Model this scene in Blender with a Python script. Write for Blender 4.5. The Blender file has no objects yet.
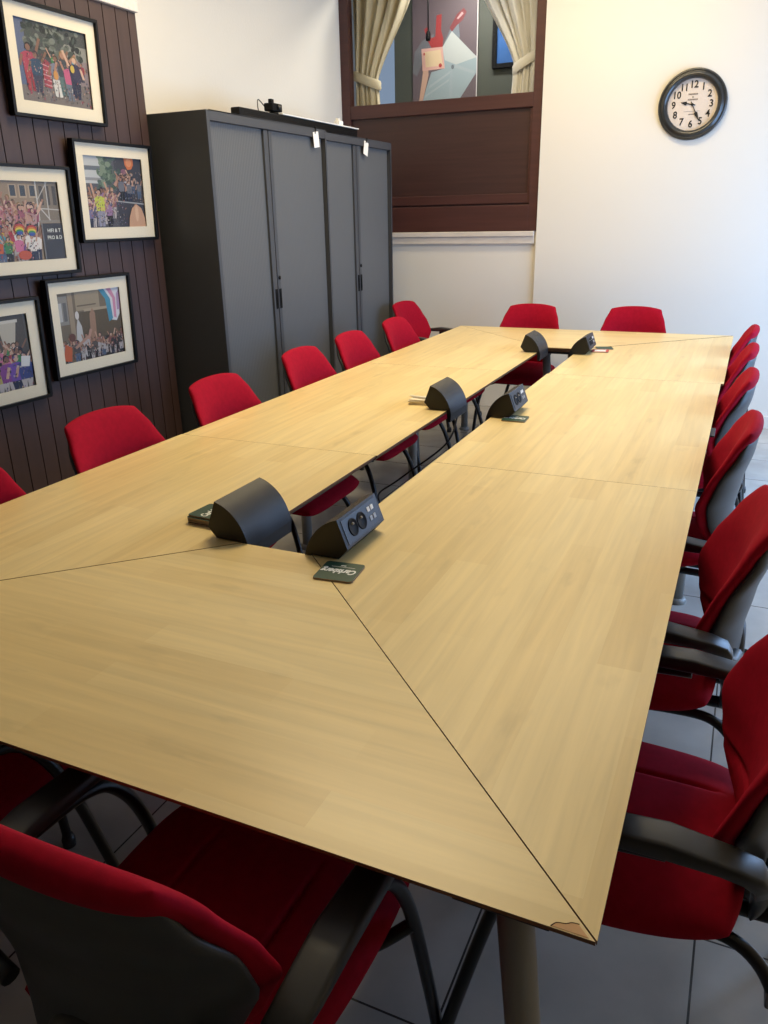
import bpy, bmesh, math, random
from mathutils import Vector, Matrix
PI = math.pi
sc = bpy.context.scene
COL = sc.collection
random.seed(7)

# ------------------------------------------------------------------ materials
def lin(c):
    return tuple((v/12.92 if v <= .04045 else ((v+.055)/1.055)**2.4) for v in [x/255 for x in c])
def mat(name, rgb, rough=.5, metal=0, spec=.5, bump=None, var=None, coat=0, sheen=0):
    m = bpy.data.materials.new(name); m.use_nodes = True
    nt = m.node_tree; b = nt.nodes['Principled BSDF']
    c = (*lin(rgb), 1)
    b.inputs['Base Color'].default_value = c
    b.inputs['Roughness'].default_value = rough
    b.inputs['Metallic'].default_value = metal
    b.inputs['Specular IOR Level'].default_value = spec
    b.inputs['Coat Weight'].default_value = coat
    if sheen:
        b.inputs['Sheen Weight'].default_value = sheen
        b.inputs['Sheen Tint'].default_value = c
    tc = nt.nodes.new('ShaderNodeTexCoord')
    if var:                                    # (scale, amount, (sx,sy,sz))
        mp = nt.nodes.new('ShaderNodeMapping'); mp.inputs['Scale'].default_value = var[2]
        n = nt.nodes.new('ShaderNodeTexNoise'); n.inputs['Scale'].default_value = var[0]; n.inputs['Detail'].default_value = 5
        mr = nt.nodes.new('ShaderNodeMapRange'); mr.inputs['From Min'].default_value = .3; mr.inputs['From Max'].default_value = .7
        mr.inputs['To Min'].default_value = 1-var[1]; mr.inputs['To Max'].default_value = 1+var[1]
        mx = nt.nodes.new('ShaderNodeMix'); mx.data_type = 'RGBA'; mx.blend_type = 'MULTIPLY'; mx.inputs[0].default_value = 1
        mx.inputs[6].default_value = c
        nt.links.new(tc.outputs['Object'], mp.inputs['Vector']); nt.links.new(mp.outputs[0], n.inputs['Vector'])
        nt.links.new(n.outputs['Fac'], mr.inputs['Value']); nt.links.new(mr.outputs[0], mx.inputs[7])
        nt.links.new(mx.outputs[2], b.inputs['Base Color'])
    if bump:                                   # (scale, strength, distance)
        n2 = nt.nodes.new('ShaderNodeTexNoise'); n2.inputs['Scale'].default_value = bump[0]; n2.inputs['Detail'].default_value = 4
        bp = nt.nodes.new('ShaderNodeBump'); bp.inputs['Strength'].default_value = bump[1]; bp.inputs['Distance'].default_value = bump[2]
        nt.links.new(tc.outputs['Object'], n2.inputs['Vector']); nt.links.new(n2.outputs['Fac'], bp.inputs['Height'])
        nt.links.new(bp.outputs[0], b.inputs['Normal'])
    return m

def maple(name, along):
    m = bpy.data.materials.new(name); m.use_nodes = True
    nt = m.node_tree; N = nt.nodes.new; L = nt.links.new; b = nt.nodes['Principled BSDF']
    b.inputs['Roughness'].default_value = .33; b.inputs['Specular IOR Level'].default_value = .45
    tc = N('ShaderNodeTexCoord'); mp = N('ShaderNodeMapping')
    if along == 'y': mp.inputs['Rotation'].default_value = (0, 0, PI/2)
    L(tc.outputs['Object'], mp.inputs['Vector'])
    br = N('ShaderNodeTexBrick'); br.offset = .37; br.inputs['Scale'].default_value = 1
    br.inputs['Brick Width'].default_value = .52; br.inputs['Row Height'].default_value = .075
    br.inputs['Mortar Size'].default_value = 0; br.inputs['Bias'].default_value = 0
    br.inputs['Color1'].default_value = (*lin((241, 217, 156)), 1); br.inputs['Color2'].default_value = (*lin((231, 204, 141)), 1)
    br.inputs['Mortar'].default_value = (*lin((236, 211, 149)), 1)
    L(mp.outputs[0], br.inputs['Vector'])
    m2 = N('ShaderNodeMapping'); m2.inputs['Scale'].default_value = (1.1, 22, 1); L(mp.outputs[0], m2.inputs['Vector'])
    n = N('ShaderNodeTexNoise'); n.inputs['Scale'].default_value = 2.2; n.inputs['Detail'].default_value = 7; n.inputs['Distortion'].default_value = .6
    L(m2.outputs[0], n.inputs['Vector'])
    mr = N('ShaderNodeMapRange'); mr.inputs['From Min'].default_value = .3; mr.inputs['From Max'].default_value = .7
    mr.inputs['To Min'].default_value = .90; mr.inputs['To Max'].default_value = 1.05; L(n.outputs['Fac'], mr.inputs['Value'])
    m3 = N('ShaderNodeMapping'); m3.inputs['Scale'].default_value = (3, 9, 1); L(mp.outputs[0], m3.inputs['Vector'])
    n3 = N('ShaderNodeTexNoise'); n3.inputs['Scale'].default_value = 2; n3.inputs['Detail'].default_value = 3; L(m3.outputs[0], n3.inputs['Vector'])
    mr3 = N('ShaderNodeMapRange'); mr3.inputs['From Min'].default_value = .62; mr3.inputs['From Max'].default_value = .75
    mr3.inputs['To Min'].default_value = 1; mr3.inputs['To Max'].default_value = .88; L(n3.outputs['Fac'], mr3.inputs['Value'])
    mul = N('ShaderNodeMath'); mul.operation = 'MULTIPLY'; L(mr.outputs[0], mul.inputs[0]); L(mr3.outputs[0], mul.inputs[1])
    mx = N('ShaderNodeMix'); mx.data_type = 'RGBA'; mx.blend_type = 'MULTIPLY'; mx.inputs[0].default_value = 1
    L(br.outputs['Color'], mx.inputs[6]); L(mul.outputs[0], mx.inputs[7]); L(mx.outputs[2], b.inputs['Base Color'])
    return m

def tile_mat():
    m = bpy.data.materials.new('floor_tile'); m.use_nodes = True
    nt = m.node_tree; N = nt.nodes.new; L = nt.links.new; b = nt.nodes['Principled BSDF']
    tc = N('ShaderNodeTexCoord'); mp = N('ShaderNodeMapping'); mp.inputs['Location'].default_value = (-.135, -.33, 0)
    L(tc.outputs['Object'], mp.inputs['Vector'])
    br = N('ShaderNodeTexBrick'); br.offset = 0; br.inputs['Scale'].default_value = 1
    br.inputs['Brick Width'].default_value = .45; br.inputs['Row Height'].default_value = .428
    br.inputs['Mortar Size'].default_value = .0025; br.inputs['Mortar Smooth'].default_value = .1
    br.inputs['Color1'].default_value = (*lin((196, 190, 180)), 1); br.inputs['Color2'].default_value = (*lin((186, 181, 172)), 1)
    br.inputs['Mortar'].default_value = (*lin((72, 68, 64)), 1); L(mp.outputs[0], br.inputs['Vector'])
    n = N('ShaderNodeTexNoise'); n.inputs['Scale'].default_value = 5; n.inputs['Detail'].default_value = 8; L(tc.outputs['Object'], n.inputs['Vector'])
    mr = N('ShaderNodeMapRange'); mr.inputs['From Min'].default_value = .3; mr.inputs['From Max'].default_value = .7
    mr.inputs['To Min'].default_value = .82; mr.inputs['To Max'].default_value = 1.08; L(n.outputs['Fac'], mr.inputs['Value'])
    mx = N('ShaderNodeMix'); mx.data_type = 'RGBA'; mx.blend_type = 'MULTIPLY'; mx.inputs[0].default_value = 1
    L(br.outputs['Color'], mx.inputs[6]); L(mr.outputs[0], mx.inputs[7]); L(mx.outputs[2], b.inputs['Base Color'])
    b.inputs['Roughness'].default_value = .2; b.inputs['Specular IOR Level'].default_value = .5
    bp = N('ShaderNodeBump'); bp.inputs['Strength'].default_value = .7; bp.inputs['Distance'].default_value = .004; bp.invert = True
    L(br.outputs['Fac'], bp.inputs['Height']); L(bp.outputs[0], b.inputs['Normal'])
    return m

def glass_mat(name, tint=(.96, .97, .97), amount=.10):
    m = bpy.data.materials.new(name); m.use_nodes = True
    nt = m.node_tree; nt.nodes.clear(); N = nt.nodes.new; L = nt.links.new
    o = N('ShaderNodeOutputMaterial'); t = N('ShaderNodeBsdfTransparent'); g = N('ShaderNodeBsdfGlossy'); x = N('ShaderNodeMixShader')
    t.inputs[0].default_value = (*tint, 1); g.inputs['Roughness'].default_value = .03
    lw = N('ShaderNodeLayerWeight'); lw.inputs['Blend'].default_value = amount
    L(lw.outputs['Fresnel'], x.inputs[0]); L(t.outputs[0], x.inputs[1]); L(g.outputs[0], x.inputs[2]); L(x.outputs[0], o.inputs['Surface'])
    return m

def print_mat():
    m = bpy.data.materials.new('printed_paper'); m.use_nodes = True
    nt = m.node_tree; b = nt.nodes['Principled BSDF']; a = nt.nodes.new('ShaderNodeAttribute'); a.attribute_name = 'ink'
    nt.links.new(a.outputs['Color'], b.inputs['Base Color']); b.inputs['Roughness'].default_value = .5
    return m

M = dict(
    red=mat('red_wool', (160, 12, 38), .85, spec=.12, bump=(420, .12, .001), var=(60, .10, (1, 1, 1)), sheen=.15),
    shell=mat('grey_plastic', (54, 56, 57), .45, bump=(300, .05, .0005)),
    arm=mat('black_plastic', (48, 47, 45), .38),
    tube=mat('black_steel', (17, 17, 19), .3),
    clip=mat('grey_clip', (120, 120, 120), .4),
    wood_x=maple('maple_across', 'x'), wood_y=maple('maple_along', 'y'),
    edge=mat('brown_edge_band', (120, 78, 40), .5, var=(14, .15, (1, 1, 6))),
    chip=mat('raw_chipped_board', (214, 170, 122), .8),
    seam=mat('dark_joint', (70, 45, 25), .8),
    leg=mat('grey_steel', (150, 149, 143), .4, spec=.6),
    rail=mat('dark_steel', (38, 38, 40), .45),
    floor=tile_mat(),
    white=mat('white_plaster', (236, 228, 211), .8, spec=.2, bump=(55, .25, .004)),
    smooth=mat('white_paint', (231, 227, 217), .7, spec=.25, bump=(20, .06, .002)),
    ledge=mat('worn_white_trim', (218, 210, 200), .6, var=(9, .09, (1, 6, 6))),
    boards=mat('brown_boards', (66, 47, 43), .55, var=(4, .12, (8, 8, .5))),
    groove=mat('groove_shadow', (30, 18, 16), .8),
    brown=mat('brown_painted_wood', (74, 42, 37), .45, var=(3, .14, (.7, 6, 12))),
    brownp=mat('brown_veneer', (62, 38, 34), .45, var=(3, .16, (.7, 6, 14))),
    cab=mat('anthracite_steel', (66, 68, 72), .5),
    cabd=mat('anthracite_ribbed', (90, 92, 93), .55),
    recess=mat('black_recess', (10, 10, 11), .6, spec=.2),
    black=mat('black_lacquer', (13, 12, 12), .5, spec=.25),
    matboard=mat('cream_mat', (236, 226, 205), .8, spec=.2, bump=(200, .05, .0005)),
    glass=glass_mat('pane_glass'), picglass=glass_mat('picture_glass', (.97, .97, .96), .06),
    ink=print_mat(),
    clockrim=mat('dark_bronze', (40, 42, 42), .28, spec=.6, coat=.4),
    dial=mat('ivory_dial', (228, 216, 206), .6, var=(12, .05, (1, 1, 1))),
    numer=mat('black_ink', (24, 22, 22), .6),
    faint=mat('grey_ink', (120, 110, 106), .7),
    box=mat('charcoal_aluminium', (36, 36, 37), .42, bump=(300, .03, .0005)),
    boxend=mat('black_cap', (22, 22, 20), .5),
    tag=mat('white_card', (240, 236, 226), .7),
    coast=mat('green_card', (38, 70, 52), .5, var=(20, .08, (1, 1, 1))),
    coastedge=mat('card_edge', (150, 130, 110), .8),
    coastw=mat('white_print', (236, 238, 232), .6),
    coastr=mat('red_print', (190, 70, 62), .6),
    paper=mat('cream_paper', (232, 222, 200), .8),
    curtl=mat('beige_cloth', (226, 214, 184), .85, spec=.1, sheen=.3, bump=(300, .1, .001)),
    curtr=mat('ivory_cloth', (240, 238, 234), .85, spec=.1, sheen=.3, bump=(300, .1, .001)),
    olive=mat('olive_panel', (74, 78, 70), .6),
    bluelit=mat('blue_lit_white_wall', (176, 188, 206), .7),  # blue light on the white far wall, mixed into its colour
    cable=mat('black_rubber', (16, 16, 16), .5),
    dim=mat('off_white_wall', (216, 210, 200), .8),
)
# ribbed tambour: real vertical ribs are too fine, so a wave bump
def add_ribs(m, scale):
    nt = m.node_tree; b = nt.nodes['Principled BSDF']; tc = nt.nodes.new('ShaderNodeTexCoord')
    w = nt.nodes.new('ShaderNodeTexWave'); w.bands_direction = 'Y'; w.inputs['Scale'].default_value = scale
    bp = nt.nodes.new('ShaderNodeBump'); bp.inputs['Strength'].default_value = .3; bp.inputs['Distance'].default_value = .002
    nt.links.new(tc.outputs['Object'], w.inputs['Vector']); nt.links.new(w.outputs['Fac'], bp.inputs['Height']); nt.links.new(bp.outputs[0], b.inputs['Normal'])
add_ribs(M['cabd'], 21)
add_ribs(M['box'], 90)

# ------------------------------------------------------------------ mesh helpers
def bx(bm, x0, x1, y0, y1, z0, z1, mi=0):
    v = [bm.verts.new(p) for p in ((x0,y0,z0),(x1,y0,z0),(x1,y1,z0),(x0,y1,z0),(x0,y0,z1),(x1,y0,z1),(x1,y1,z1),(x0,y1,z1))]
    for f in ((0,3,2,1),(4,5,6,7),(0,1,5,4),(1,2,6,5),(2,3,7,6),(3,0,4,7)):
        bm.faces.new([v[i] for i in f]).material_index = mi
    return v
def bevel(bm, w, seg=2):
    bmesh.ops.remove_doubles(bm, verts=bm.verts, dist=1e-6)
    bmesh.ops.bevel(bm, geom=[e for e in bm.edges if len(e.link_faces) == 2 and e.calc_face_angle(0) > .5], offset=w, segments=seg, profile=.5, affect='EDGES', clamp_overlap=True)
def spline(pts, n=6):
    pts = [Vector(p) for p in pts]; out = []
    for i in range(len(pts)-1):
        p0 = pts[max(i-1, 0)]; p1 = pts[i]; p2 = pts[i+1]; p3 = pts[min(i+2, len(pts)-1)]
        for k in range(n):
            t = k/n
            out.append(.5*((2*p1)+(p2-p0)*t+(2*p0-5*p1+4*p2-p3)*t*t+(3*p1-p0-3*p2+p3)*t**3))
    out.append(pts[-1]); return out
def tube(bm, pts, r, seg=12, cap=True):
    n = len(pts); pts = [Vector(p) for p in pts]; R = r if isinstance(r, list) else [r]*n
    t0 = (pts[1]-pts[0]).normalized(); up = Vector((0, 0, 1)) if abs(t0.z) < .9 else Vector((1, 0, 0))
    a = t0.cross(up).normalized(); rings = []
    for i, p in enumerate(pts):
        t = (pts[min(i+1, n-1)]-pts[max(i-1, 0)]).normalized()
        a = (a-t*a.dot(t)).normalized(); b = t.cross(a)
        rings.append([bm.verts.new(p+R[i]*(a*math.cos(2*PI*k/seg)+b*math.sin(2*PI*k/seg))) for k in range(seg)])
    for i in range(n-1):
        for k in range(seg):
            bm.faces.new((rings[i][k], rings[i][(k+1) % seg], rings[i+1][(k+1) % seg], rings[i+1][k])).smooth = True
    if cap:
        bm.faces.new(rings[0][::-1]); bm.faces.new(rings[-1])
def loft(bm, rings, closed=True, cap=True, mi=0):
    rr = [[bm.verts.new(p) for p in r] for r in rings]; n = len(rr[0])
    for i in range(len(rr)-1):
        for k in range(n if closed else n-1):
            f = bm.faces.new((rr[i][k], rr[i][(k+1) % n], rr[i+1][(k+1) % n], rr[i+1][k])); f.smooth = True; f.material_index = mi
    if cap:
        bm.faces.new(rr[0][::-1]).material_index = mi; bm.faces.new(rr[-1]).material_index = mi
    return rr
def prism(bm, poly, z0, z1, mi_top=0, mi_side=0):
    a = [bm.verts.new((x, y, z0)) for x, y in poly]; b = [bm.verts.new((x, y, z1)) for x, y in poly]; n = len(poly)
    bm.faces.new(a[::-1]).material_index = mi_side; bm.faces.new(b).material_index = mi_top
    for i in range(n): bm.faces.new((a[i], a[(i+1) % n], b[(i+1) % n], b[i])).material_index = mi_side
def lathe(bm, prof, seg=64, axis='z', mi=0, smooth=True):
    rings = []
    for r, h in prof:
        ring = []
        for k in range(seg):
            a = 2*PI*k/seg
            ring.append(bm.verts.new((r*math.cos(a), r*math.sin(a), h) if axis == 'z' else (r*math.cos(a), h, r*math.sin(a))))
        rings.append(ring)
    for i in range(len(rings)-1):
        for k in range(seg):
            f = bm.faces.new((rings[i][k], rings[i][(k+1) % seg], rings[i+1][(k+1) % seg], rings[i+1][k])); f.smooth = smooth; f.material_index = mi
    return rings
def obj(name, bm, ms, parent=None, smooth=False, loc=None):
    bmesh.ops.recalc_face_normals(bm, faces=bm.faces)
    me = bpy.data.meshes.new(name); bm.to_mesh(me); bm.free()
    for m in (ms if isinstance(ms, list) else [ms]): me.materials.append(m)
    if smooth:
        for p in me.polygons: p.use_smooth = True
    o = bpy.data.objects.new(name, me); COL.objects.link(o)
    if parent: o.parent = parent
    if loc: o.location = loc
    return o
def NB(): return bmesh.new()
def tag(o, label, cat, group=None):
    o['label'] = label; o['category'] = cat
    if group: o['group'] = group
    return o
def thing(name, label, cat, loc=(0, 0, 0), rotz=0, group=None, rotx=0):
    o = bpy.data.objects.new(name, None); COL.objects.link(o); o.empty_display_size = .1
    o.location = loc; o.rotation_euler = (rotx, 0, rotz)
    return tag(o, label, cat, group)
def struct(name, bm, m, parent=None):
    o = obj(name, bm, m, parent)
    if not parent: o['kind'] = 'structure'
    return o
def dup(root, loc, rotz, label):
    r = root.copy(); COL.objects.link(r); r.location = loc; r.rotation_euler = (0, 0, rotz); r['label'] = label
    for ch in list(root.children):
        c = ch.copy(); COL.objects.link(c); c.parent = r
        for g in list(ch.children):
            d = g.copy(); COL.objects.link(d); d.parent = c
    return r
def text_bm(s, size, extrude=.0006, shear=0, bold=0):
    cu = bpy.data.curves.new('lettering', 'FONT'); cu.body = s; cu.size = size; cu.extrude = extrude; cu.align_x = 'CENTER'; cu.align_y = 'CENTER'
    cu.resolution_u = 3; cu.shear = shear; cu.offset = bold
    o = bpy.data.objects.new('lettering', cu); COL.objects.link(o)
    dg = bpy.context.evaluated_depsgraph_get(); dg.update()
    me = bpy.data.meshes.new_from_object(o.evaluated_get(dg))
    bm = bmesh.new(); bm.from_mesh(me)
    bpy.data.objects.remove(o); bpy.data.curves.remove(cu); bpy.data.meshes.remove(me)
    return bm
def merge(dst, src, mtx, mi=0):
    src.transform(mtx); mp = {}
    for v in src.verts: mp[v] = dst.verts.new(v.co)
    for f in src.faces:
        try: dst.faces.new([mp[v] for v in f.verts]).material_index = mi
        except ValueError: pass
    src.free()

# ------------------------------------------------------------------ room
XL, XW, YB, XR, YF, H = -1.252, -.93, 5.5, 3.3, -3.8, 3.35
b = NB(); bx(b, XL-.2, XR+.2, YF-.2, YB+2.2, -.1, 0); struct('floor', b, M['floor'])
b = NB(); bx(b, XL-.2, XR+.2, YF-.2, YB+.2, H, H+.1); struct('ceiling', b, M['smooth'])
b = NB(); bx(b, XL-.12, XL, YF-.1, YB+.12, 0, H); struct('wall_left', b, M['white'])
# dark boarded lining in front of the left wall: boards with grooves between them
b = NB(); bx(b, XL, XW-.012, YF, 2.725, 0, 2.40, 1)
y = 2.735
k = 0
while y > YF+.05:
    w = .056 if k == 0 else .0835
    bx(b, XW-.014, XW, y-w+.005, y, 0.0, 2.40, 0); y -= w; k += 1
struct('wall_panelling', b, [M['boards'], M['groove']])
b = NB(); bx(b, XL, XW+.016, YF, 2.742, 2.401, 2.45); bevel(b, .004); struct('trim_1', b, M['ledge'])
# back wall right part (slightly proud), below-window part, upper part
b = NB(); bx(b, .352, XR+.12, YB-.03, YB+.15, 0, H); struct('wall_back', b, M['smooth'])
b = NB(); bx(b, XL, .352, YB, YB+.15, 0, 1.36); struct('wall_back_lower', b, M['smooth'])
b = NB(); bx(b, XL, .352, YB, YB+.15, 3.22, H); struct('wall_back_upper', b, M['smooth'])
b = NB(); bx(b, XL, .335, YB-.045, YB, 1.328, 1.365); bx(b, XL, .335, YB-.03, YB, 1.275, 1.328); bevel(b, .004); struct('trim_2', b, M['ledge'])
b = NB(); bx(b, .353, XR, YB-.045, YB-.03, 0, .09); bevel(b, .003); struct('baseboard_back', b, M['smooth'])
# right wall with the daylight window (outside the frame of the photograph)
WY0, WY1, WZ0, WZ1 = 2.2, 5.2, .35, 2.3
b = NB()
bx(b, XR, XR+.15, YF, WY0, 0, H); bx(b, XR, XR+.15, WY1, YB+.1, 0, H); bx(b, XR, XR+.15, WY0, WY1, 0, WZ0); bx(b, XR, XR+.15, WY0, WY1, WZ1, H)
struct('wall_right', b, M['smooth'])
b = NB()
for yy in (WY0, (2*WY0+WY1)/3, (WY0+2*WY1)/3, WY1-.05): bx(b, XR+.05, XR+.1, yy, yy+.05, WZ0, WZ1)
bx(b, XR+.05, XR+.1, WY0, WY1, WZ0, WZ0+.05); bx(b, XR+.05, XR+.1, WY0, WY1, WZ1-.05, WZ1)
struct('window_2', b, M['smooth'])
b = NB(); bx(b, XL-.1, XR+.1, YF-.12, YF, 0, H); struct('wall_front', b, M['boards'])  # unseen wall, kept dark and far back to cut bounced light

# interior window: brown timber frame, panel below, pane
win = NB()
bx(win, XL+.001, -1.178, YB-.02, YB+.06, 1.366, 3.22); bx(win, .283, .350, YB-.02, YB+.06, 1.366, 3.22)
bx(win, -1.178, .283, YB-.02, YB+.06, 2.205, 2.300); bx(win, -1.178, .283, YB-.02, YB+.06, 3.13, 3.22)
bx(win, -1.178, .283, YB-.02, YB+.06, 1.366, 1.552)
bevel(win, .004)
window = struct('window_1', win, M['brown'])
b = NB(); bx(b, -1.178, .283, YB+.006, YB+.05, 1.552, 2.205); obj('panel', b, M['brownp'], window)
b = NB(); bx(b, -1.178, .268, YB-.008, YB+.006, 1.563, 1.632); bx(b, .262, .283, YB-.008, YB+.006, 1.563, 2.2); bevel(b, .004); obj('panel_moulding', b, M['brown'], window)
b = NB(); bx(b, -1.178, .283, YB+.025, YB+.031, 2.300, 3.13); obj('pane', b, M['glass'], window)
# neighbouring room behind the pane
b = NB(); bx(b, XL-.2, 1.2, 7.3, 7.4, 0, H); struct('wall_far_room', b, M['bluelit'])
b = NB(); bx(b, XL-.9, XL-.8, YB+.15, 7.4, 0, H); bx(b, 1.2, 1.3, YB+.15, 7.4, 0, H); struct('wall_far_room_sides', b, M['dim'])
b = NB(); bx(b, XL-.9, 1.3, YB+.15, 7.4, H, H+.1); struct('ceiling_far_room', b, M['smooth'])

b = NB(); bx(b, -1.165, 1.19, 6.34, 6.40, .0, 3.25); bevel(b, .003)
tag(obj('room_divider', b, M['olive']), 'dark olive upright screen standing behind the curtained interior window', 'screen')

# ------------------------------------------------------------------ painting tool for flat printed pictures
def paint(name, shapes, parent, to3d):
    """shapes: list of (polygon in 0..1, colour); later ones lie a hair in front"""
    b = NB(); lay = b.loops.layers.float_color.new('ink')
    for i, (poly, c) in enumerate(shapes):
        vs = [b.verts.new(to3d(u, v, i*.000006)) for u, v in poly]
        try: f = b.faces.new(vs)
        except ValueError: continue
        g_ = sum(c)/3; c = tuple((x*.78+g_*.22)*.92 for x in c)
        for lp in f.loops: lp[lay] = (*lin(c), 1)
    me = bpy.data.meshes.new(name); b.normal_update(); b.to_mesh(me); b.free(); me.materials.append(M['ink'])
    o = bpy.data.objects.new(name, me); COL.objects.link(o); o.parent = parent
    return o
def rect(x0, y0, x1, y1, c): return ([(x0, y0), (x1, y0), (x1, y1), (x0, y1)], c)
def clipc(p): return [(min(max(x, 0), 1), min(max(y, 0), 1)) for x, y in p]
def ell(cx, cy, rx, ry, c, n=14, rot=0):
    out = []
    for k in range(n):
        a = 2*PI*k/n; x, y = rx*math.cos(a), ry*math.sin(a)
        out.append((cx+x*math.cos(rot)-y*math.sin(rot), cy+x*math.sin(rot)+y*math.cos(rot)))
    return (clipc(out), c)
def strip(x0, y0, x1, y1, w, c):
    d = Vector((x1-x0, y1-y0)).normalized(); n = Vector((-d.y, d.x))*w/2
    return (clipc([(x0+n.x, y0+n.y), (x0-n.x, y0-n.y), (x1-n.x, y1-n.y), (x1+n.x, y1+n.y)]), c)
SKIN = [(214, 160, 132), (190, 132, 104), (226, 178, 150), (150, 100, 78)]
def speckle(rng, n, x0, x1, y0, y1, cols, r=.012):
    o = []
    for _ in range(n):
        x, y, w, h = rng.uniform(x0, x1), rng.uniform(y0, y1), rng.uniform(.3, 1)*r, rng.uniform(.4, 1.6)*r
        o.append((clipc([(x-w, y-h), (x+w, y-h*.7), (x+w*.8, y+h), (x-w*.9, y+h*.8)]), rng.choice(cols)))
    return o
MUD = [(60, 56, 60), (96, 84, 84), (150, 130, 124), (190, 150, 130), (120, 60, 70), (70, 80, 110), (40, 38, 42), (206, 196, 190), (170, 90, 100)]
def person(rng, x, y, s, shirt, trousers=None, arm=True):
    """small printed figure: feet at (x,y), s tall"""
    o = []; sk = rng.choice(SKIN); hair = rng.choice([(40, 30, 26), (86, 60, 40), (160, 120, 70), (60, 40, 60)])
    tr = trousers or rng.choice([(44, 52, 84), (30, 30, 36), (86, 110, 150), (200, 190, 190)])
    w = s*.17
    o.append((clipc([(x-w*.55, y), (x-w*.1, y), (x, y+s*.42), (x-w*.8, y+s*.46)]), tr)); o.append((clipc([(x+w*.1, y), (x+w*.55, y), (x+w*.8, y+s*.46), (x, y+s*.42)]), tr))
    o.append((clipc([(x-w*.75, y+s*.42), (x+w*.75, y+s*.42), (x+w, y+s*.76), (x+w*.4, y+s*.82), (x-w*.4, y+s*.82), (x-w, y+s*.76)]), shirt))
    if arm:
        sg = rng.choice((-1, 1))
        o.append(strip(x+sg*w*.9, y+s*.76, x+sg*w*(1.2+rng.random()), y+s*(.95+.25*rng.random()), w*.35, sk))
        o.append(strip(x-sg*w*.9, y+s*.74, x-sg*w*1.3, y+s*.5, w*.35, sk))
    o.append(ell(x, y+s*.93, s*.065, s*.085, hair)); o.append(ell(x+rng.uniform(-.01, .01), y+s*.905, s*.055, s*.07, sk))
    return o
BR = [(206, 44, 66), (232, 92, 40), (240, 190, 44), (60, 150, 80), (50, 90, 180), (124, 60, 150), (230, 110, 160), (240, 232, 226), (40, 44, 60), (60, 170, 190), (160, 40, 60)]
def crowd(rng, n, x0, x1, y0, y1, s0, s1, cols=BR):
    o = []
    ps = sorted([(rng.uniform(y0, y1), rng.uniform(x0, x1)) for _ in range(n)], reverse=True)
    for y, x in ps: o += person(rng, x, y, rng.uniform(s0, s1), rng.choice(cols))
    return [([(min(max(u, 0), 1), min(max(v, 0), 1)) for u, v in p], c) for p, c in o]
def pic_street(rng):
    o = [rect(0, 0, 1, 1, (74, 78, 76)), rect(0, 0, 1, .30, (128, 116, 112)), rect(0, .2, .14, 1, (92, 106, 148)), rect(.66, .38, 1, .80, (150, 148, 140)), rect(.82, .3, 1, .62, (148, 128, 132))]
    for _ in range(110): o.append(ell(rng.uniform(.12, .9), rng.uniform(.62, .99), rng.uniform(.015, .05), rng.uniform(.015, .05), rng.choice([(46, 56, 50), (70, 82, 74), (100, 108, 98), (34, 40, 40), (122, 130, 120)]), 8, rng.random()*3))
    for _ in range(50): o.append(ell(rng.uniform(.1, .98), rng.uniform(.04, .5), rng.uniform(.006, .02), rng.uniform(.01, .03), rng.choice([(170, 70, 90), (110, 100, 120), (150, 140, 140), (60, 60, 76)]), 6))
    o.append((clipc([(.33, .22), (.43, .2), (.45, .52), (.38, .56), (.34, .5)]), (186, 60, 78)))
    for k in range(5): o.append(strip(.33, .25+.06*k, .44, .23+.06*k, .015, (220, 150, 160)))
    o += crowd(rng, 8, .45, .95, .3, .4, .22, .3)
    for x, s, c, t in ((.16, .58, (196, 56, 84), (190, 50, 60)), (.25, .5, (46, 76, 110), (60, 60, 90)), (.52, .52, (126, 130, 156), (224, 222, 220)), (.62, .56, (66, 74, 84), (90, 120, 120)), (.70, .5, (214, 80, 130), (110, 120, 140)), (.79, .55, (52, 46, 84), (44, 46, 76))):
        o += person(rng, x, .08+rng.random()*.06, s, c, t)
    o += speckle(rng, 260, .08, .98, .05, .62, MUD, .009)
    o.append(ell(.50, .38, .035, .06, (224, 150, 66))); o.append(ell(.75, .5, .03, .05, (226, 190, 60)))
    return o
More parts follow.
